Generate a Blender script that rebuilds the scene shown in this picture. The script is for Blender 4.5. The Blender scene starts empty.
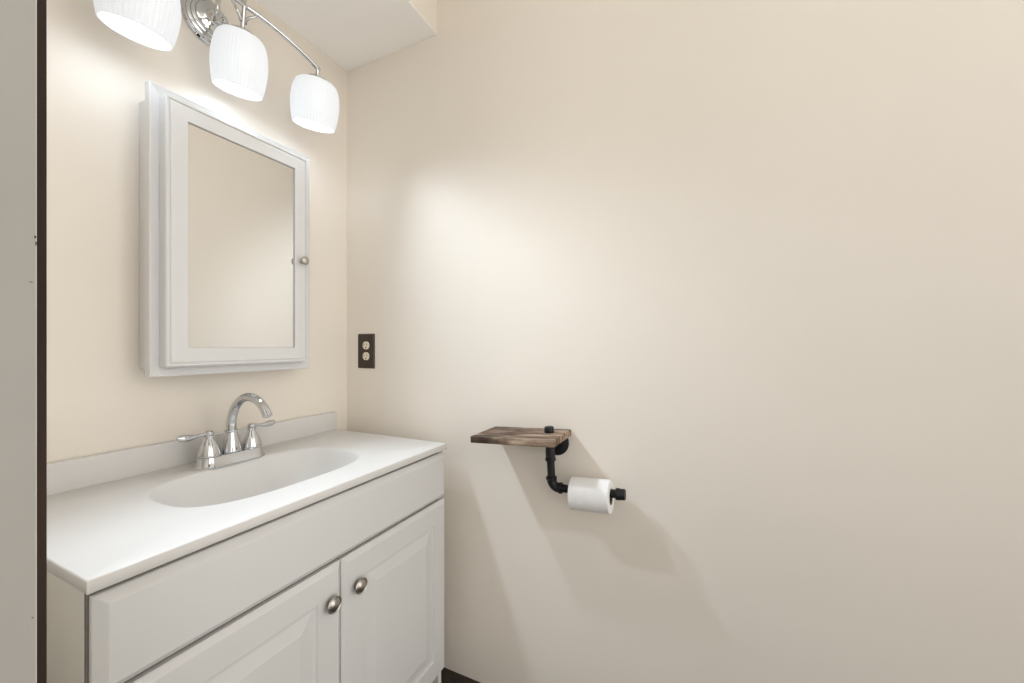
import bpy, bmesh, math, random
from mathutils import Vector, Matrix

S = bpy.context.scene
C = S.collection
PI = math.pi
random.seed(7)

# ------------------------------------------------------------------ camera
cam = bpy.data.cameras.new('camera')
cam.sensor_width = 36.0
cam.sensor_fit = 'HORIZONTAL'
cam.lens = 396.7 / 1024 * 36.0
cam.shift_y = 4.0 / 1024
cam.clip_start = 0.02
camo = bpy.data.objects.new('camera', cam)
C.objects.link(camo)
camo.location = (1.2, -1.0827, 1.0576)
camo.rotation_euler = (PI / 2, 0, math.radians(25.357))
S.camera = camo

# ------------------------------------------------------------------ world, exposure
LAMP_W = 23.0         # light thrown down and out of each shade, watts
BULB = 14.0          # radiance of each lamp bulb
SHADE_GLOW = 0.45     # glow of the lit opal glass
w = bpy.data.worlds.new('hall_fill')
S.world = w
w.use_nodes = True
# fill from the unseen hall; dark noise patches are added for contrast in chrome
nt = w.node_tree
bg = nt.nodes['Background']
bg.inputs[1].default_value = 1.92
tc = nt.nodes.new('ShaderNodeTexCoord')
nz = nt.nodes.new('ShaderNodeTexNoise')
nz.inputs['Scale'].default_value = 1.9
nz.inputs['Detail'].default_value = 1.0
rp = nt.nodes.new('ShaderNodeValToRGB')
rp.color_ramp.elements[0].position = 0.44
rp.color_ramp.elements[0].color = (0.13, 0.112, 0.09, 1)
rp.color_ramp.elements[1].position = 0.50
rp.color_ramp.elements[1].color = (1.0, 0.965, 0.915, 1)
of = nt.nodes.new('ShaderNodeVectorMath')
of.inputs[1].default_value = (0.0, 0.0, 0.0)   # shifts the added dark patches
nt.links.new(tc.outputs['Generated'], of.inputs[0])
nt.links.new(of.outputs[0], nz.inputs['Vector'])
nt.links.new(nz.outputs['Fac'], rp.inputs[0])
# fill shaped brighter from right and below to lift the soffit and cabinet front
dt = nt.nodes.new('ShaderNodeVectorMath')
dt.operation = 'DOT_PRODUCT'
dt.inputs[1].default_value = (0.50, 0.35, -0.62)
mr = nt.nodes.new('ShaderNodeMapRange')
mr.inputs['From Min'].default_value = -0.75
mr.inputs['From Max'].default_value = 1.0
mr.inputs['To Min'].default_value = 0.25
mr.inputs['To Max'].default_value = 2.0
mm = nt.nodes.new('ShaderNodeVectorMath')
mm.operation = 'SCALE'
nt.links.new(tc.outputs['Generated'], dt.inputs[0])
nt.links.new(dt.outputs['Value'], mr.inputs['Value'])
nt.links.new(rp.outputs[0], mm.inputs[0])
nt.links.new(mr.outputs[0], mm.inputs['Scale'])
nt.links.new(mm.outputs[0], bg.inputs[0])
S.view_settings.view_transform = 'Standard'
S.view_settings.look = 'None'
S.view_settings.exposure = 0.18
S.view_settings.gamma = 1.0
S.view_settings.use_curve_mapping = False
S.cycles.use_denoising = True
S.cycles.max_bounces = 10
S.cycles.diffuse_bounces = 6
S.cycles.sample_clamp_indirect = 6.0
S.cycles.caustics_reflective = False
S.cycles.caustics_refractive = False

# ------------------------------------------------------------------ materials
def srgb(r, g, b):
    f = lambda c: c / 12.92 if c <= 0.04045 else ((c + 0.055) / 1.055) ** 2.4
    return (f(r / 255), f(g / 255), f(b / 255), 1)

def mat(name, col, rough=0.5, metal=0.0, spec=0.5, noise=0.0, nscale=20.0, bump=0.0, bscale=80.0, stretch=(1, 1, 1)):
    m = bpy.data.materials.new(name)
    m.use_nodes = True
    nt = m.node_tree
    p = nt.nodes['Principled BSDF']
    p.inputs['Base Color'].default_value = col
    p.inputs['Roughness'].default_value = rough
    p.inputs['Metallic'].default_value = metal
    p.inputs['Specular IOR Level'].default_value = spec
    tc = nt.nodes.new('ShaderNodeTexCoord')
    mp = nt.nodes.new('ShaderNodeMapping')
    mp.inputs['Scale'].default_value = stretch
    nt.links.new(tc.outputs['Object'], mp.inputs[0])
    if noise > 0:
        n = nt.nodes.new('ShaderNodeTexNoise')
        n.inputs['Scale'].default_value = nscale
        n.inputs['Detail'].default_value = 5
        r = nt.nodes.new('ShaderNodeValToRGB')
        r.color_ramp.elements[0].position = 0.3
        r.color_ramp.elements[1].position = 0.7
        r.color_ramp.elements[0].color = tuple(c * (1 - noise) for c in col[:3]) + (1,)
        r.color_ramp.elements[1].color = tuple(min(1, c * (1 + noise)) for c in col[:3]) + (1,)
        nt.links.new(mp.outputs[0], n.inputs['Vector'])
        nt.links.new(n.outputs['Fac'], r.inputs[0])
        nt.links.new(r.outputs[0], p.inputs['Base Color'])
    if bump > 0:
        n2 = nt.nodes.new('ShaderNodeTexNoise')
        n2.inputs['Scale'].default_value = bscale
        n2.inputs['Detail'].default_value = 3
        b = nt.nodes.new('ShaderNodeBump')
        b.inputs['Strength'].default_value = bump
        b.inputs['Distance'].default_value = 0.002
        nt.links.new(mp.outputs[0], n2.inputs['Vector'])
        nt.links.new(n2.outputs['Fac'], b.inputs['Height'])
        nt.links.new(b.outputs[0], p.inputs['Normal'])
    return m

M_wall = mat('beige_wall_paint', (0.785, 0.732, 0.66, 1), 0.5, spec=0.22, noise=0.012, nscale=3.0, bump=0.06, bscale=25)
M_ceil = mat('ceiling_and_lit_soffit', (0.88, 0.87, 0.85, 1), 0.6, spec=0.3, noise=0.01, nscale=4)  # ceiling; on the soffit underside its whiteness stands in for light
M_floor = mat('dark_brown_floor', (0.022, 0.013, 0.010, 1), 0.45, noise=0.35, nscale=12, stretch=(1, 8, 1))
M_jamb = mat('grey_jamb_paint', (0.28, 0.268, 0.247, 1), 0.5, noise=0.05, nscale=9, bump=0.15, bscale=40)
M_brown = mat('dark_stained_wood', (0.024, 0.014, 0.010, 1), 0.6, spec=0.15, noise=0.3, nscale=14, stretch=(6, 6, 0.5))
M_caulk = mat('pale_caulk', (0.46, 0.44, 0.40, 1), 0.6, noise=0.05)
M_cab = mat('white_thermofoil', (0.65, 0.65, 0.645, 1), 0.38, spec=0.4, noise=0.01, nscale=6)
M_side = mat('white_laminate_side', (0.78, 0.765, 0.715, 1), 0.4, spec=0.4, noise=0.02, nscale=8)
M_gap = mat('shadowed_carcass', (0.17, 0.155, 0.135, 1), 0.7, noise=0.05)  # dark tone painted in for the shade between the fronts
M_top = mat('white_cultured_marble', (0.66, 0.65, 0.635, 1), 0.38, spec=0.5, noise=0.008, nscale=5)
M_frame = mat('white_painted_frame', (0.66, 0.66, 0.66, 1), 0.35, spec=0.45, noise=0.008, nscale=6)
M_chrome = mat('polished_chrome', (0.60, 0.61, 0.62, 1), 0.05, 1.0, noise=0.01)
M_nickel = mat('satin_nickel', (0.44, 0.415, 0.38, 1), 0.32, 1.0, noise=0.06, nscale=60)
M_mirror = mat('mirror_silver', (0.84, 0.835, 0.815, 1), 0.01, 1.0)
M_plate = mat('brown_outlet_plate', (0.036, 0.024, 0.017, 1), 0.5, noise=0.25, nscale=300)
M_ivory = mat('ivory_plastic', (0.74, 0.67, 0.54, 1), 0.35, noise=0.01)
M_slot = mat('black_slot', (0.01, 0.008, 0.007, 1), 0.6, noise=0.1)
M_pipe = mat('black_iron_pipe', (0.0055, 0.006, 0.007, 1), 0.36, 0.0, spec=0.35, noise=0.3, nscale=90, bump=0.25, bscale=220)
M_paper = mat('white_tissue', (0.80, 0.80, 0.80, 1), 0.9, spec=0.1, noise=0.015, nscale=60, bump=0.35, bscale=160)
M_core = mat('cardboard_core', (0.16, 0.115, 0.075, 1), 0.85, noise=0.1)
M_socketin = mat('brushed_socket', (0.60, 0.59, 0.57, 1), 0.2, 1.0, noise=0.02)

def wood_mat():
    m = bpy.data.materials.new('weathered_wood')
    m.use_nodes = True
    nt = m.node_tree
    p = nt.nodes['Principled BSDF']
    p.inputs['Roughness'].default_value = 0.7
    p.inputs['Specular IOR Level'].default_value = 0.25
    tc = nt.nodes.new('ShaderNodeTexCoord')
    mp = nt.nodes.new('ShaderNodeMapping')
    mp.inputs['Scale'].default_value = (5, 42, 30)
    n = nt.nodes.new('ShaderNodeTexNoise')
    n.inputs['Scale'].default_value = 1.6
    n.inputs['Detail'].default_value = 7
    n.inputs['Roughness'].default_value = 0.62
    r = nt.nodes.new('ShaderNodeValToRGB')
    e = r.color_ramp.elements
    e[0].position = 0.30; e[0].color = (0.030, 0.021, 0.016, 1)
    e[1].position = 0.74; e[1].color = (0.60, 0.49, 0.38, 1)
    x = e.new(0.44); x.color = (0.135, 0.088, 0.060, 1)
    x = e.new(0.54); x.color = (0.28, 0.20, 0.145, 1)
    # broad greyed and darkened patches of wear
    mp2 = nt.nodes.new('ShaderNodeMapping')
    mp2.inputs['Scale'].default_value = (9, 16, 16)
    mp2.inputs['Location'].default_value = (0.7, 0.3, 0)
    n2 = nt.nodes.new('ShaderNodeTexNoise')
    n2.inputs['Scale'].default_value = 1.0
    n2.inputs['Detail'].default_value = 4
    r2 = nt.nodes.new('ShaderNodeValToRGB')
    r2.color_ramp.elements[0].position = 0.36; r2.color_ramp.elements[0].color = (0.28, 0.26, 0.25, 1)
    r2.color_ramp.elements[1].position = 0.56; r2.color_ramp.elements[1].color = (1, 1, 1, 1)
    mx = nt.nodes.new('ShaderNodeMix')
    mx.data_type = 'RGBA'; mx.blend_type = 'MULTIPLY'
    mx.inputs['Factor'].default_value = 1.0
    b = nt.nodes.new('ShaderNodeBump')
    b.inputs['Strength'].default_value = 0.5
    b.inputs['Distance'].default_value = 0.002
    L = nt.links.new
    L(tc.outputs['Object'], mp.inputs[0]); L(mp.outputs[0], n.inputs['Vector']); L(n.outputs['Fac'], r.inputs[0])
    L(tc.outputs['Object'], mp2.inputs[0]); L(mp2.outputs[0], n2.inputs['Vector']); L(n2.outputs['Fac'], r2.inputs[0])
    L(r.outputs[0], mx.inputs[6]); L(r2.outputs[0], mx.inputs[7]); L(mx.outputs[2], p.inputs['Base Color'])
    L(n.outputs['Fac'], b.inputs['Height']); L(b.outputs[0], p.inputs['Normal'])
    return m
M_wood = wood_mat()

def glass_mat():
    m = bpy.data.materials.new('lit_opal_glass')
    m.use_nodes = True
    nt = m.node_tree
    nt.nodes.clear()
    o = nt.nodes.new('ShaderNodeOutputMaterial')
    d = nt.nodes.new('ShaderNodeBsdfDiffuse'); d.inputs[0].default_value = (0.86, 0.87, 0.88, 1)
    t = nt.nodes.new('ShaderNodeBsdfTranslucent'); t.inputs[0].default_value = (0.93, 0.95, 0.98, 1)
    mx = nt.nodes.new('ShaderNodeMixShader'); mx.inputs[0].default_value = 0.004; d.inputs[0].default_value = (0.50, 0.51, 0.52, 1)
    g = nt.nodes.new('ShaderNodeBsdfGlossy'); g.inputs['Roughness'].default_value = 0.15
    mg = nt.nodes.new('ShaderNodeMixShader'); mg.inputs[0].default_value = 0.03
    e = nt.nodes.new('ShaderNodeEmission'); e.inputs[0].default_value = (0.90, 0.95, 1.0, 1); e.inputs[1].default_value = SHADE_GLOW
    a = nt.nodes.new('ShaderNodeAddShader')
    L = nt.links.new
    L(d.outputs[0], mx.inputs[1]); L(t.outputs[0], mx.inputs[2])
    L(mx.outputs[0], mg.inputs[1]); L(g.outputs[0], mg.inputs[2])
    L(mg.outputs[0], a.inputs[0]); L(e.outputs[0], a.inputs[1]); L(a.outputs[0], o.inputs[0])
    return m
M_shade = glass_mat()

def emit_mat(name, col, s):
    m = bpy.data.materials.new(name)
    m.use_nodes = True
    nt = m.node_tree
    p = nt.nodes['Principled BSDF']
    p.inputs['Base Color'].default_value = (0.9, 0.9, 0.9, 1)
    p.inputs['Emission Color'].default_value = col
    p.inputs['Emission Strength'].default_value = s
    return m
M_bulb = emit_mat('lit_bulb', (0.78, 0.89, 1.0, 1), BULB)

# ------------------------------------------------------------------ mesh helpers
def box(bm, x0, x1, y0, y1, z0, z1, bev=0.0, seg=2):
    r = bmesh.ops.create_cube(bm, size=1)
    vs = r['verts']
    for v in vs:
        v.co = Vector((x0 + (v.co.x + .5) * (x1 - x0), y0 + (v.co.y + .5) * (y1 - y0), z0 + (v.co.z + .5) * (z1 - z0)))
    if bev > 0:
        es = list({e for v in vs for e in v.link_edges})
        bmesh.ops.bevel(bm, geom=es, offset=bev, segments=seg, affect='EDGES', profile=0.5)

def frame_of(d):
    d = d.normalized()
    up = Vector((0, 0, 1)) if abs(d.z) < 0.95 else Vector((1, 0, 0))
    u = d.cross(up).normalized()
    return u, d.cross(u).normalized()

def tube(bm, pts, rad, n=16, cap=True):
    """round tube along pts; rad is a number or one per point"""
    pts = [Vector(p) for p in pts]
    if not hasattr(rad, '__len__'):
        rad = [rad] * len(pts)
    rings, u = [], None
    for i, p in enumerate(pts):
        d = (pts[min(i + 1, len(pts) - 1)] - pts[max(i - 1, 0)]).normalized()
        if u is None:
            u, v = frame_of(d)
        else:
            u = (u - d * u.dot(d)).normalized()
            v = d.cross(u)
        rings.append([bm.verts.new(p + (u * math.cos(2 * PI * k / n) + v * math.sin(2 * PI * k / n)) * rad[i]) for k in range(n)])
    for a, b in zip(rings, rings[1:]):
        for k in range(n):
            bm.faces.new((a[k], a[(k + 1) % n], b[(k + 1) % n], b[k]))
    if cap:
        bm.faces.new(rings[0][::-1]); bm.faces.new(rings[-1])

def lathe(bm, prof, origin, axis=(0, 0, 1), n=40, rib=0.0, ribs=0, sx=1.0, closed=False):
    """prof: list of (radius, distance along axis)"""
    ax = Vector(axis).normalized()
    u, v = frame_of(ax)
    o = Vector(origin)
    rings = []
    for (r, h) in prof:
        if r < 1e-6:
            rings.append([bm.verts.new(o + ax * h)])
        else:
            ring = []
            for k in range(n):
                a = 2 * PI * k / n
                rr = r * (1 + (rib * math.cos(ribs * a) if ribs else 0))
                ring.append(bm.verts.new(o + ax * h + (u * math.cos(a) + v * math.sin(a)) * rr))
            rings.append(ring)
    pairs = list(zip(rings, rings[1:]))
    if closed:
        pairs.append((rings[-1], rings[0]))
    for a, b in pairs:
        for k in range(n):
            k2 = (k + 1) % n
            if len(a) == 1 and len(b) == 1:
                continue
            if len(a) == 1:
                bm.faces.new((a[0], b[k2], b[k]))
            elif len(b) == 1:
                bm.faces.new((a[k], a[k2], b[0]))
            else:
                bm.faces.new((a[k], a[k2], b[k2], b[k]))

def panel(bm, y0, y1, z0, z1, rings, back=True):
    """panel facing +x: rings of (inset, x) from the back outwards"""
    rs = []
    for (i, x) in rings:
        rs.append([bm.verts.new((x, y0 + i, z0 + i)), bm.verts.new((x, y1 - i, z0 + i)),
                   bm.verts.new((x, y1 - i, z1 - i)), bm.verts.new((x, y0 + i, z1 - i))])
    for a, b in zip(rs, rs[1:]):
        for k in range(4):
            bm.faces.new((a[k], a[(k + 1) % 4], b[(k + 1) % 4], b[k]))
    if back:
        bm.faces.new(rs[0][::-1])
    bm.faces.new(rs[-1])

def wloc(o):
    p = Vector((0, 0, 0))
    while o:
        p += o.location
        o = o.parent
    return p

def obj(name, bm, m, parent=None, smooth=False, label=None, loc=None, angle=35):
    """link one mesh object; coordinates in bm are world coordinates"""
    bmesh.ops.recalc_face_normals(bm, faces=bm.faces)
    base = Vector(loc) if loc is not None else (Vector((0, 0, 0)) if parent is None else wloc(parent))
    off = wloc(parent) if parent else Vector((0, 0, 0))
    bmesh.ops.translate(bm, verts=bm.verts, vec=-base)
    me = bpy.data.meshes.new(name)
    bm.to_mesh(me); bm.free()
    me.materials.append(m)
    if smooth:
        for p in me.polygons:
            p.use_smooth = True
        if angle < 180:
            me.set_sharp_from_angle(angle=math.radians(angle))
    o = bpy.data.objects.new(name, me)
    C.objects.link(o)
    o.location = base - off
    if parent:
        o.parent = parent
    if label:
        o['label'] = label
    return o

def thing(name, label, cat, loc, group=None):
    o = bpy.data.objects.new(name, None)
    C.objects.link(o)
    o.empty_display_size = 0.05
    o.location = loc
    o['label'] = label; o['category'] = cat
    if group:
        o['group'] = group
    return o

def struct(name, bm, m, label, cat, **k):
    o = obj(name, bm, m, **k)
    o['kind'] = 'structure'; o['label'] = label; o['category'] = cat
    return o

B = bmesh.new

# ------------------------------------------------------------------ the room
H = 2.42
XR = 2.45
YF = -0.9792
XJ = 0.80            # face of the door jamb
bm = B(); box(bm, -0.12, 0, YF, 0.12, 0, H)
struct('wall_left', bm, M_wall, 'plain beige painted wall behind the vanity, mirror cabinet and light', 'wall')
bm = B(); box(bm, 0, XR + 0.12, 0, 0.12, 0, H)
struct('wall_back', bm, M_wall, 'wide plain beige painted wall carrying the paper holder and the outlet', 'wall')
bm = B(); box(bm, -0.12, XJ - 0.015, YF - 0.115, YF, 0, H)
struct('wall_front', bm, M_wall, 'short wall end beside the doorway at the left edge', 'wall')
bm = B(); box(bm, -0.12, XR + 0.12, YF - 0.215, 0.12, -0.05, 0)
struct('floor', bm, M_floor, 'dark brown floor seen in the gap by the cabinet foot', 'floor')
bm = B(); box(bm, -0.12, XR + 0.12, YF - 0.115, 0.12, H, H + 0.05)
struct('ceiling', bm, M_ceil, 'painted ceiling above the lowered soffit', 'ceiling')
bm = B(); box(bm, 0, 0.411, YF, 0, 2.092, H)
struct('trim_1', bm, M_wall, 'lowered beige soffit box over the vanity light', 'soffit')
bm = B(); box(bm, 0, 0.411, YF, 0, 2.089, 2.092)  # thin sheet added so the underside can be coloured brighter
struct('trim_5', bm, M_ceil, 'flat soffit underside, lightened in colour to look lit, over the vanity light', 'soffit')
# door jamb, and the dark casing on the room side
bm = B()
box(bm, XJ - 0.015, XJ, YF - 0.12, YF, 0, H, 0.0008)
jamb = struct('trim_2', bm, M_jamb, 'grey painted door jamb at the left edge, scuffed', 'door jamb')
# spots where the paint is knocked off, down to the dark wood
for (cy, cz, ry, rz) in ((YF - 0.0008, 1.1299, 0.0007, 0.0012), (YF - 0.0004, 1.1255, 0.0004, 0.0024), (YF - 0.0026, 1.0996, 0.0010, 0.0003), (YF - 0.0019, 0.8771, 0.0006, 0.0004)):
    bm = B()
    ring = [(cy + ry * math.cos(2 * PI * k / 9) * random.uniform(.6, 1.1), cz + rz * math.sin(2 * PI * k / 9) * random.uniform(.6, 1.1)) for k in range(9)]
    lo = [bm.verts.new((XJ - 0.0004, y, z)) for y, z in ring]
    hi = [bm.verts.new((XJ + 0.0001, y, z)) for y, z in ring]
    for k in range(9):
        bm.faces.new((lo[k], lo[(k + 1) % 9], hi[(k + 1) % 9], hi[k]))
    bm.faces.new(lo); bm.faces.new(hi)
    obj('paint_chip', bm, M_brown, jamb)
bm = B(); box(bm, XJ - 0.09, XJ - 0.0003, YF, YF + 0.0046, 0, H, 0.0005)
struct('trim_3', bm, M_brown, 'dark brown wood strip edging the grey door jamb', 'casing')
bm = B(); tube(bm, [(XJ - 0.0002, YF - 0.0003, 0), (XJ - 0.0002, YF - 0.0003, H)], 0.00032, 8)
struct('trim_4', bm, M_caulk, 'thin pale caulk line between grey jamb and dark strip', 'caulk line')

# ------------------------------------------------------------------ vanity cabinet
VY0, VY1 = -0.853, -0.0645
XB = 0.4745            # front of the carcass
ZT = 0.738            # underside of the top
vc = thing('vanity_cabinet', 'white two-door bathroom vanity cabinet with routed panel fronts under the sink', 'vanity cabinet', (0.24, -0.459, 0))
bm = B()
box(bm, 0.004, XB - 0.0055, VY0, VY0 + 0.015, 0, ZT, 0.0008)
box(bm, 0.004, XB, VY1 - 0.015, VY1, 0, ZT, 0.0008)
box(bm, 0.004, 0.012, VY0 + 0.015, VY1 - 0.015, 0.06, ZT)
box(bm, 0.012, XB - 0.018, VY0 + 0.015, VY1 - 0.015, 0.06, 0.075)
obj('body', bm, M_side, vc)
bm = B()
box(bm, XB - 0.0053, XB - 0.0005, VY0 + 0.0005, VY0 + 0.0150, 0.06, ZT)  # dark strip painted in for the shaded gap at the left end
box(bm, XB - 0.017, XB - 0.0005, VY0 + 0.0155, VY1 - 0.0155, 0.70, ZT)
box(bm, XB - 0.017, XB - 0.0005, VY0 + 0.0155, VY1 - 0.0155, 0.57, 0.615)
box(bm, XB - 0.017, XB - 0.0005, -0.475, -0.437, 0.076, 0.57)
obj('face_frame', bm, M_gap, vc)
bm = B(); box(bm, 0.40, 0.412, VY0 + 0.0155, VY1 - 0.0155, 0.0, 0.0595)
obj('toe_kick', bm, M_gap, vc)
X0 = XB + 0.0005
XF = 0.4930
bm = B()
panel(bm, VY0 + 0.0030, VY1 + 0.001, 0.5920, 0.7290, [(0, X0), (0, X0 + 0.0055), (0.0012, X0 + 0.0075), (0.0125, XF - 0.0008), (0.0138, XF)])
obj('drawer_front', bm, M_cab, vc, label='long false drawer front with bevelled edges')
def cabinet_door(y0, y1, side):
    bm = B()
    panel(bm, y0, y1, 0.0630, 0.5868, [(0, X0), (0, X0 + 0.009), (0.0012, X0 + 0.0108), (0.010, XF - 0.0008), (0.0112, XF),
                                      (0.061, XF), (0.0635, XF - 0.0048), (0.0675, XF - 0.0055), (0.0715, XF - 0.0052), (0.097, XF - 0.0006), (0.099, XF)])
    d = obj('door', bm, M_cab, vc)
    ky = -0.4525 + side * 0.0365
    bm = B()
    lathe(bm, [(0, 0), (0.0095, 0), (0.0095, 0.0015), (0.0060, 0.0035), (0.0052, 0.007), (0.0075, 0.0095), (0.0160, 0.0105), (0.0174, 0.0125),
               (0.0172, 0.0145), (0.0158, 0.0158), (0.0138, 0.0148), (0.0120, 0.0160), (0.0085, 0.0180), (0.0045, 0.0190), (0, 0.0193)],
          (XF, ky, 0.5125), (1, 0, 0), 32)
    obj('knob', bm, M_nickel, d, True, label='round brushed nickel knob')
cabinet_door(VY0 + 0.0030, -0.4572, -1)
cabinet_door(-0.4538, VY1 + 0.001, 1)

# ------------------------------------------------------------------ vanity top with moulded basin
vt = thing('washbasin', 'white moulded washbasin top with oval bowl and low backsplash on the vanity cabinet', 'washbasin', (0.25, -0.46, ZT))
TX0, TX1, TY0, TY1, TZ = 0.0215, 0.494, -0.858, -0.0635, 0.757
def basin_top():
    bm = B()
    bx, by, ax, ay, ex = 0.2645, -0.470, 0.1390, 0.217, 2.9
    angs = [2 * PI * k / 160 for k in range(160)]
    for cxn, cyn in ((TX0, TY0), (TX1, TY0), (TX1, TY1), (TX0, TY1)):
        a = math.atan2(cyn - by, cxn - bx) % (2 * PI)
        i = min(range(len(angs)), key=lambda k: abs(angs[k] - a))
        angs[i] = a
    n = len(angs)
    def rect(a, i, z):
        c, s = math.cos(a), math.sin(a)
        t = 1e9
        if c > 1e-9: t = min(t, (TX1 - bx) / c)
        if c < -1e-9: t = min(t, (TX0 - bx) / c)
        if s > 1e-9: t = min(t, (TY1 - by) / s)
        if s < -1e-9: t = min(t, (TY0 - by) / s)
        x, y = bx + c * t, by + s * t
        return (min(max(x, TX0 + i), TX1 - i), min(max(y, TY0 + i), TY1 - i), z)
    def oval(a, k, z):
        c, s = math.cos(a), math.sin(a)
        r = (abs(c / ax) ** ex + abs(s / ay) ** ex) ** (-1 / ex) * k
        return (bx + c * r, by + s * r, z)
    R = []
    R.append([rect(a, 0.004, ZT) for a in angs])
    R.append([rect(a, 0.0008, ZT + 0.0008) for a in angs])
    R.append([rect(a, 0.0, ZT + 0.002) for a in angs])
    R.append([rect(a, 0.0, TZ - 0.0025) for a in angs])
    R.append([rect(a, 0.0008, TZ - 0.0007) for a in angs])
    R.append([rect(a, 0.0025, TZ) for a in angs])
    prof = [(1.03, 0), (1.006, -0.0003), (0.985, -0.0022), (0.965, -0.007), (0.93, -0.018), (0.88, -0.034), (0.80, -0.055), (0.70, -0.075),
            (0.57, -0.092), (0.42, -0.103), (0.27, -0.109), (0.12, -0.112)]
    for k, dz in prof:
        R.append([oval(a, k, TZ + dz) for a in angs])
    under = [(0.12, -0.122), (0.42, -0.113), (0.70, -0.085), (0.88, -0.045), (0.99, -0.0205), (1.02, -0.019)]
    for k, dz in under:
        R.append([oval(a, k, TZ + dz) for a in angs])
    V = [[bm.verts.new(p) for p in ring] for ring in R]
    V.append(V[0])
    for a, b in zip(V, V[1:]):
        for k in range(n):
            bm.faces.new((a[k], a[(k + 1) % n], b[(k + 1) % n], b[k]))
    return bm, bx, by
bm, bx, by = basin_top()
obj('countertop', bm, M_top, vt, True, angle=50)
bm = B(); box(bm, 0.001, 0.0212, TY0, TY1, ZT, 0.8195, 0.002)
obj('backsplash', bm, M_top, vt)
bm = B()
lathe(bm, [(0, -0.1095), (0.014, -0.1095), (0.017, -0.1075), (0.0225, -0.1085), (0.024, -0.1118), (0.0205, -0.121), (0, -0.121)], (bx, by, TZ), n=32)
obj('drain', bm, M_chrome, vt, True, label='round chrome drain')

# ------------------------------------------------------------------ faucet
FX, FY = 0.098, -0.4625
fc = thing('faucet', 'polished chrome two-handle faucet with high arched spout at the sink', 'faucet', (FX, FY, TZ))
bm = B()
prof = [(0.0320, 0.0), (0.0318, 0.0025), (0.0275, 0.0070), (0.0245, 0.0180), (0.0226, 0.0245), (0.0200, 0.0262)]
R = []
hl = 0.051
for r, h in prof:
    ring = []
    for k in range(48):
        a = 2 * PI * (k + 0.5) / 48
        c, s = math.cos(a), math.sin(a)
        ring.append(bm.verts.new((FX + c * r, FY + s * r + (hl if s > 0 else -hl), TZ + h)))
    R.append(ring)
for a, b in zip(R, R[1:]):
    for k in range(48):
        bm.faces.new((a[k], a[(k + 1) % 48], b[(k + 1) % 48], b[k]))
bm.faces.new(R[0][::-1]); bm.faces.new(R[-1])
obj('base_plate', bm, M_chrome, fc, True)
bm = B()
lathe(bm, [(0, 0.0255), (0.0205, 0.0255), (0.0220, 0.0275), (0.0218, 0.0320), (0.0195, 0.0450), (0.0160, 0.0640), (0.0138, 0.0760), (0.0150, 0.0775), (0.0152, 0.0815), (0.0125, 0.0838), (0, 0.0838)],
      (FX, FY, TZ), n=40)
obj('spout_base', bm, M_chrome, fc, True)
ar = 0.0775
zc = TZ + 0.0930
pts = [(FX, FY, TZ + 0.082), (FX, FY, TZ + 0.087)]
for k in range(0, 29):
    a = PI - k * math.radians(150) / 28
    pts.append((FX + ar + ar * math.cos(a), FY, zc + ar * math.sin(a)))
rad = [0.0112, 0.0112] + [0.0112 - 0.0010 * (k / 28) for k in range(29)]
e = Vector(pts[-1]); d = (Vector(pts[-1]) - Vector(pts[-2])).normalized()
for q, r in ((0.0006, 0.0112), (0.005, 0.0114), (0.0056, 0.0092)):
    pts.append(tuple(e + d * q)); rad.append(r)
bm = B(); tube(bm, pts, rad, 28)
obj('spout', bm, M_chrome, fc, True, label='tall gooseneck spout')
for sgn in (-1, 1):
    hy = FY + sgn * 0.0520
    bm = B()
    lathe(bm, [(0, 0.0255), (0.0232, 0.0255), (0.0240, 0.0275), (0.0240, 0.0300), (0.0232, 0.0345), (0.0210, 0.0430), (0.0172, 0.0535), (0.0125, 0.0635), (0.0092, 0.0695), (0.0085, 0.0715),
               (0.0105, 0.0730), (0.0105, 0.0760), (0.0085, 0.0780), (0.0104, 0.0815), (0.0100, 0.0855), (0.0066, 0.0890), (0, 0.0900)], (FX, hy, TZ), n=40)
    hnd = obj('handle', bm, M_chrome, fc, True)
    bm = B()
    p0 = Vector((FX, hy + sgn * 0.005, TZ + 0.0825))
    dr = Vector((-0.05, sgn * 1.0, 0)).normalized()
    P, Rr = [], []
    for t, dz, r in ((0, 0, .0050), (0.010, -0.0008, .0044), (0.018, -.0018, .0042), (0.026, -.0028, .0054), (0.036, -0.003, .0074), (0.046, -0.0024, .0084),
                     (0.054, -0.0012, .0078), (0.060, -0.0004, .0054), (0.0625, 0, .001)):
        P.append(p0 + dr * t + Vector((0, 0, dz))); Rr.append(r)
    tube(bm, P, Rr, 18)
    obj('lever', bm, M_chrome, hnd, True)

# ------------------------------------------------------------------ mirror cabinet
mc = thing('mirror_cabinet', 'white framed bathroom mirror cabinet hung on the wall above the faucet', 'mirror cabinet', (0, -0.4284, 0.986))
bm = B(); box(bm, 0.001, 0.0705, -0.6123, -0.2445, 1.004, 1.632, 0.001)
obj('body', bm, M_frame, mc)
bm = B()
panel(bm, -0.6296, -0.2272, 0.986, 1.650, [(0.0, 0.071), (0, 0.0885), (0.0012, 0.0905), (0.0030, 0.0905), (0.0045, 0.0888), (0.0190, 0.0835), (0.03, 0.0835)])
obj('frame', bm, M_frame, mc, label='stepped white moulding around the cabinet')
bm = B()
DY0, DY1, DZ0, DZ1 = -0.6086, -0.2495, 1.0085, 1.6272
panel(bm, DY0, DY1, DZ0, DZ1, [(0.0, 0.0840), (0, 0.1085), (0.002, 0.112), (0.0055, 0.112), (0.0068, 0.1085), (0.0085, 0.1085), (0.010, 0.1105),
                               (0.012, 0.1115), (0.0415, 0.112), (0.043, 0.1112), (0.0435, 0.1052)])
dr_ = obj('door', bm, M_frame, mc, label='framed mirror door')
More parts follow.
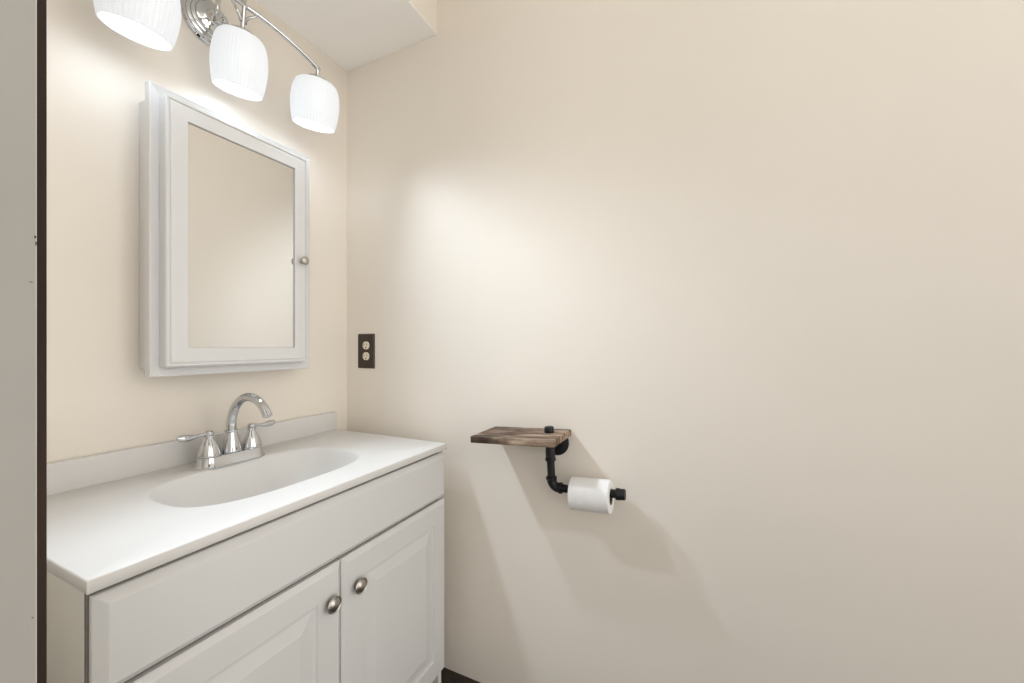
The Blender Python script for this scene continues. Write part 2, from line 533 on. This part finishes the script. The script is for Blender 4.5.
bm = B(); box(bm, 0.1053, 0.1068, DY0 + 0.0437, DY1 - 0.0437, DZ0 + 0.0437, DZ1 - 0.0437)
obj('mirror', bm, M_mirror, dr_, label='tall mirror glass reflecting the beige wall')
bm = B()
lathe(bm, [(0, 0), (0.0075, 0), (0.0075, 0.001), (0.0048, 0.0025), (0.0042, 0.009), (0.007, 0.012), (0.0115, 0.0145), (0.0125, 0.0175), (0.0115, 0.0205), (0.0075, 0.023), (0, 0.024)],
      (0.112, -0.2725, 1.3125), (1, 0, 0), 28)
obj('knob', bm, M_nickel, dr_, True, label='small round brushed nickel knob')

# ------------------------------------------------------------------ vanity light
# the fixture has sagged a little: its lamps lean back under the bar
LYC = -0.4687
PLZ = 1.930
vl = thing('vanity_light', 'chrome three-lamp vanity light with ribbed white glass shades above the mirror', 'wall light', (0, LYC, PLZ))
bm = B()
lathe(bm, [(0, 0.001), (0.061, 0.001), (0.0615, 0.004), (0.058, 0.008), (0.0545, 0.0085), (0.0535, 0.0125), (0.049, 0.0145), (0.0465, 0.0145), (0.0455, 0.0185),
           (0.041, 0.0205), (0.0385, 0.0205), (0.0375, 0.0245), (0.032, 0.0275), (0.024, 0.029), (0.018, 0.0335), (0.0165, 0.040), (0.013, 0.0445), (0, 0.046)],
      (0, LYC, PLZ), (1, 0, 0), 56)
obj('backplate', bm, M_chrome, vl, True, label='round stepped chrome backplate')
bm = B()
lathe(bm, [(0, 0), (0.0035, 0), (0.0035, 0.012), (0.0075, 0.0135), (0.0085, 0.018), (0.006, 0.0225), (0, 0.024)], (0.026, LYC + 0.020, PLZ + 0.004), (1, 0, 0), 24)
obj('finial', bm, M_chrome, vl, True)
def bez(p0, p1, p2, p3, n=18):
    out = []
    for i in range(n + 1):
        t = i / n
        out.append(tuple(Vector(p0) * (1 - t) ** 3 + Vector(p1) * 3 * t * (1 - t) ** 2 + Vector(p2) * 3 * t * t * (1 - t) + Vector(p3) * t ** 3))
    return out
LAMPS = [((0.140, -0.6720, 1.709), 0), ((0.097, -0.4460, 1.731), 3), ((0.140, -0.2521, 1.725), 5)]
AX = [Vector((math.sin(math.radians(13)), -math.sin(math.radians(p)), 1)).normalized() for _, p in LAMPS]
MID = Vector(LAMPS[1][0]) + AX[1] * 0.205
E0 = Vector(LAMPS[0][0]) + AX[0] * 0.161
E2 = Vector(LAMPS[2][0]) + AX[2] * 0.158
def bar_at(t):                       # t from -1 (left lamp) over 0 (middle) to 1 (right lamp)
    e = E0 if t < 0 else E2
    u = abs(t)
    return Vector((MID.x + (e.x - MID.x) * u, MID.y + (e.y - MID.y) * u, MID.z + (e.z - MID.z) * u ** 1.75))
bm = B()
tube(bm, bez((0.036, LYC, PLZ + 0.004), (0.066, LYC, PLZ + 0.008), (0.028, LYC, PLZ + 0.115), (0.10, LYC, PLZ + 0.105), 14)
     + bez((0.10, LYC, PLZ + 0.105), (0.150, LYC, PLZ + 0.098), (MID.x, MID.y, MID.z + 0.06), tuple(MID), 12)[1:], 0.0056, 16)
obj('stem', bm, M_chrome, vl, True)
bm = B()
box(bm, 0.040, 0.058, LYC - 0.008, LYC + 0.008, PLZ - 0.022, PLZ - 0.006, 0.003)
obj('nut', bm, M_chrome, vl)
bm = B()
tube(bm, [tuple(bar_at(k / 20)) for k in range(-20, 21)], 0.0056, 16)
obj('bar', bm, M_chrome, vl, True, label='long bowed chrome bar')
for sgn in (-1, 1):
    bm = B()
    q = Vector(LAMPS[1][0]) + AX[1] * 0.166
    tube(bm, bez(tuple(q + Vector((0, sgn * 0.005, 0))), tuple(q + Vector((0, sgn * 0.007, 0.016))), tuple(q + Vector((0, sgn * 0.018, 0.024))), tuple(bar_at(sgn * 0.17) - Vector((0, 0, 0.003))), 12),
         [0.0045 - 0.0015 * k / 12 for k in range(13)], 12)
    obj('brace', bm, M_chrome, vl, True)
HS = 0.915            # height of the glass
shade_prof = [(0.022, 0.1385), (0.036, 0.1370), (0.047, 0.1330), (0.0545, 0.1260), (0.0595, 0.1150), (0.0635, 0.0980), (0.0660, 0.0780), (0.0662, 0.0620),
              (0.0650, 0.0420), (0.0622, 0.0200), (0.0594, 0.0060), (0.0578, 0.0)]
for i in range(3):
    o3, ax = LAMPS[i][0], AX[i]
    hb = 0.205 if i == 1 else (0.161 if i == 0 else 0.158)
    bm = B()
    k_ = 0.95 if i == 1 else 1.0
    hk = HS * (1.09 if i == 1 else 1.0)
    t_ = 0.1385 * hk
    lathe(bm, [(0, hb), (0.0052, hb), (0.0052, t_ + 0.017), (0.0085, t_ + 0.0145), (0.0085, t_ + 0.012), (0.0185, t_ + 0.0095), (0.0285, t_ + 0.0045), (0.0305, t_ + 0.0005), (0.0300, t_ - 0.003), (0.0, t_ - 0.003)], o3, ax, n=32)
    if i != 1:
        lathe(bm, [(0, hb - 0.004), (0.0062, hb - 0.003), (0.0082, hb + 0.001), (0.0065, hb + 0.0055), (0, hb + 0.0075)], o3, ax, n=20)
    obj('socket', bm, M_chrome, vl, True)
    bm = B()
    prof_ = [(r * k_, h * hk) for r, h in shade_prof]
    inner = [(r - 0.003, h - (0.003 if h > 0.108 else 0.0)) for r, h in prof_[::-1]]
    lathe(bm, prof_ + [(prof_[-1][0] - 0.0015, -0.0014)] + inner, o3, ax, n=288, rib=0.006, ribs=48, closed=True)
    obj('shade', bm, M_shade, vl, True, angle=180, label='ribbed white glass barrel shade, glowing')
    bm = B()
    lathe(bm, [(0, t_ - 0.0035), (0.013, t_ - 0.0035), (0.0135, 0.100), (0.017, 0.088), (0.024, 0.072), (0.0285, 0.056), (0.0300, 0.044), (0.0285, 0.031), (0.022, 0.021), (0.012, 0.0165), (0, 0.0155)],
          o3, ax, n=28)
    obj('bulb', bm, M_bulb, vl, True)
    sl = bpy.data.lights.new('lamp_light', 'SPOT')
    sl.energy = LAMP_W * (1.2, 1.15, 0.25)[i]
    sl.color = (0.78, 0.89, 1.0)
    sl.shadow_soft_size = 0.022
    sl.spot_size = math.radians(124)
    sl.spot_blend = 1.0
    so = bpy.data.objects.new('lamp_light', sl)
    C.objects.link(so)
    so.parent = vl
    so.location = Vector(o3) + ax * 0.010 - Vector(vl.location)
    so.rotation_euler = Vector((0.74, -0.04, -0.53)).to_track_quat('-Z', 'Y').to_euler()

# ------------------------------------------------------------------ outlet
OX, OZ = 0.0993, 1.0373
ou = thing('wall_outlet', 'dark brown outlet plate with two cream sockets on the wall by the corner', 'outlet', (OX, 0, OZ))
bm = B()
hw, hh = 0.0397, 0.0628
R = []
for i, y in ((0, -0.0005), (0, -0.003), (0.003, -0.0062), (0.006, -0.0068)):
    R.append([bm.verts.new((OX - hw + i, y, OZ - hh + i)), bm.verts.new((OX + hw - i, y, OZ - hh + i)), bm.verts.new((OX + hw - i, y, OZ + hh - i)), bm.verts.new((OX - hw + i, y, OZ + hh - i))])
for a, b in zip(R, R[1:]):
    for k in range(4):
        bm.faces.new((a[k], a[(k + 1) % 4], b[(k + 1) % 4], b[k]))
bm.faces.new(R[0]); bm.faces.new(R[-1])
obj('plate', bm, M_plate, ou)
for sgn in (-1, 1):
    zc = OZ + 0.001 + sgn * 0.0195
    RX = OX + 0.0045
    bm = B()
    # round face with flattened top and bottom
    prof = []
    for k in range(40):
        a = 2 * PI * k / 40
        prof.append((0.0155 * math.cos(a), max(-0.0140, min(0.0140, 0.0155 * math.sin(a)))))
    lo = [bm.verts.new((RX + x, -0.0065, zc + z)) for x, z in prof]
    mi = [bm.verts.new((RX + x, -0.0086, zc + z)) for x, z in prof]
    hi = [bm.verts.new((RX + x * .95, -0.0092, zc + z * .95)) for x, z in prof]
    for a, b in ((lo, mi), (mi, hi)):
        for k in range(40):
            bm.faces.new((a[k], a[(k + 1) % 40], b[(k + 1) % 40], b[k]))
    bm.faces.new(lo); bm.faces.new(hi)
    rc = obj('receptacle', bm, M_ivory, ou, label='cream socket face')
    bm = B()
    box(bm, RX - 0.0078, OX - 0.0052, -0.00945, -0.0090, zc - 0.0015, zc + 0.0075)
    box(bm, RX + 0.0052, OX + 0.0076, -0.00945, -0.0090, zc - 0.0005, zc + 0.0065)
    lathe(bm, [(0, 0), (0.0028, 0), (0.0028, 0.00045), (0, 0.00045)], (RX, -0.0090, zc - 0.0078), (0, -1, 0), 16)
    obj('slot', bm, M_slot, rc)
bm = B(); lathe(bm, [(0, 0), (0.0034, 0), (0.0030, 0.001), (0, 0.0013)], (RX, -0.0067, OZ + 0.001), (0, -1, 0), 16)
obj('screw', bm, M_plate, ou, True)

# ------------------------------------------------------------------ pipe shelf with paper roll holder (built level, then hung a little crooked)
PX, PZ, PY = 0.829, 0.785, -0.058
TILT = math.radians(-3.0)
th = thing('toilet_paper_holder', 'black iron pipe paper holder with rustic wooden shelf on the beige wall', 'paper holder', (PX, 0, PZ))
sh_top = 0.0345
bm = B()
box(bm, PX - 0.196, PX + 0.045, -0.150, -0.002, PZ + sh_top - 0.0185, PZ + sh_top, 0.0015, 1)
# worn, uneven edges
for v in bm.verts:
    v.co += Vector((random.uniform(-1, 1), random.uniform(-1, 1), random.uniform(-.6, .6))) * 0.0008
obj('shelf', bm, M_wood, th, label='weathered brown wooden plank')
bm = B(); lathe(bm, [(0, 0.0005), (0.0365, 0.0005), (0.0365, 0.0045), (0.034, 0.006), (0.0175, 0.0075), (0.0165, 0.018), (0.0125, 0.0185), (0.0125, 0.02), (0, 0.02)], (PX, 0, PZ - 0.004), (0, -1, 0), 40)
fl = obj('flange', bm, M_pipe, th, True, label='round black wall flange')
bm = B(); lathe(bm, [(0, 0.014), (0.0108, 0.014), (0.0108, 0.062), (0, 0.062)], (PX, 0, PZ - 0.004), (0, -1, 0), 24)
obj('pipe', bm, M_pipe, th, True)
# upright pipe with its tee and collars
ZA = PZ - 0.114       # height of the roll arm
bm = B(); lathe(bm, [(0, ZA + 0.022), (0.0106, ZA + 0.022), (0.0106, PZ + sh_top + 0.006), (0, PZ + sh_top + 0.006)], (PX, PY, 0), n=24)
obj('pipe', bm, M_pipe, th, True)
bm = B(); lathe(bm, [(0, PZ - 0.043), (0.0128, PZ - 0.043), (0.0146, PZ - 0.041), (0.0146, PZ - 0.035), (0.0128, PZ - 0.033), (0.0128, PZ + 0.010), (0.0142, PZ + 0.011), (0.0142, PZ + 0.0155), (0, PZ + 0.0155)], (PX, PY, 0), n=28)
obj('tee', bm, M_pipe, th, True)
bm = B(); lathe(bm, [(0, 0), (0.0128, 0), (0.0132, 0.0015), (0.0132, 0.0125), (0.0122, 0.0155), (0.009, 0.0168), (0, 0.0172)], (PX, PY, PZ + sh_top + 0.0002), n=28)
obj('cap', bm, M_pipe, th, True, label='black pipe cap above the shelf')
er = 0.022
bm = B()
tube(bm, [(PX + er - er * math.cos(a), PY, ZA + er - er * math.sin(a)) for a in [k * PI / 2 / 12 for k in range(13)]], 0.0128, 24)
lathe(bm, [(0, ZA + er - 0.002), (0.0132, ZA + er - 0.002), (0.0150, ZA + er), (0.0150, ZA + er + 0.006), (0.0132, ZA + er + 0.008), (0, ZA + er + 0.008)], (PX, PY, 0), n=28)
lathe(bm, [(0, er - 0.002), (0.0132, er - 0.002), (0.0150, er), (0.0150, er + 0.006), (0.0132, er + 0.008), (0, er + 0.008)], (PX, PY, ZA), (1, 0, 0), 28)
obj('elbow', bm, M_pipe, th, True)
bm = B(); lathe(bm, [(0, 0.024), (0.0106, 0.024), (0.0106, 0.176), (0, 0.176)], (PX, PY, ZA), (1, 0, 0), 24)
obj('arm', bm, M_pipe, th, True)
bm = B(); lathe(bm, [(0, 0.172), (0.0135, 0.172), (0.0150, 0.174), (0.0150, 0.181), (0.0138, 0.183), (0.0138, 0.193), (0.0125, 0.1955), (0, 0.1965)], (PX, PY, ZA), (1, 0, 0), 28)
obj('end_cap', bm, M_pipe, th, True)
th.rotation_euler = (0, TILT, 0)

# the roll hangs on the arm: its core rests on the top of the pipe
ca, sa = math.cos(-TILT), math.sin(-TILT)
def hung(dx, dz):
    return Vector((PX + dx * ca - dz * sa, PY, PZ + dx * sa + dz * ca))
rc0 = hung(0.1085, -0.114) + Vector((0, 0, -0.0088))
pr = thing('toilet_paper_roll', 'white toilet paper roll hanging on the black pipe arm', 'toilet paper', tuple(rc0))
RW, RO, RI = 0.0515, 0.0415, 0.0205
bm = B()
lathe(bm, [(RI, -RW), (RO - 0.0015, -RW), (RO, -RW + 0.0015), (RO, RW - 0.0015), (RO - 0.0015, RW), (RI, RW)], tuple(rc0), (1, 0, 0), 64, closed=True)
obj('paper', bm, M_paper, pr, True)
bm = B()
lathe(bm, [(RI - 0.001, -RW + 0.0005), (RI - 0.0001, -RW + 0.0005), (RI - 0.0001, RW - 0.0005), (RI - 0.001, RW - 0.0005)], tuple(rc0), (1, 0, 0), 40, closed=True)
obj('core', bm, M_core, pr, True, label='brown cardboard tube')
pr.rotation_euler = (0, TILT, 0)
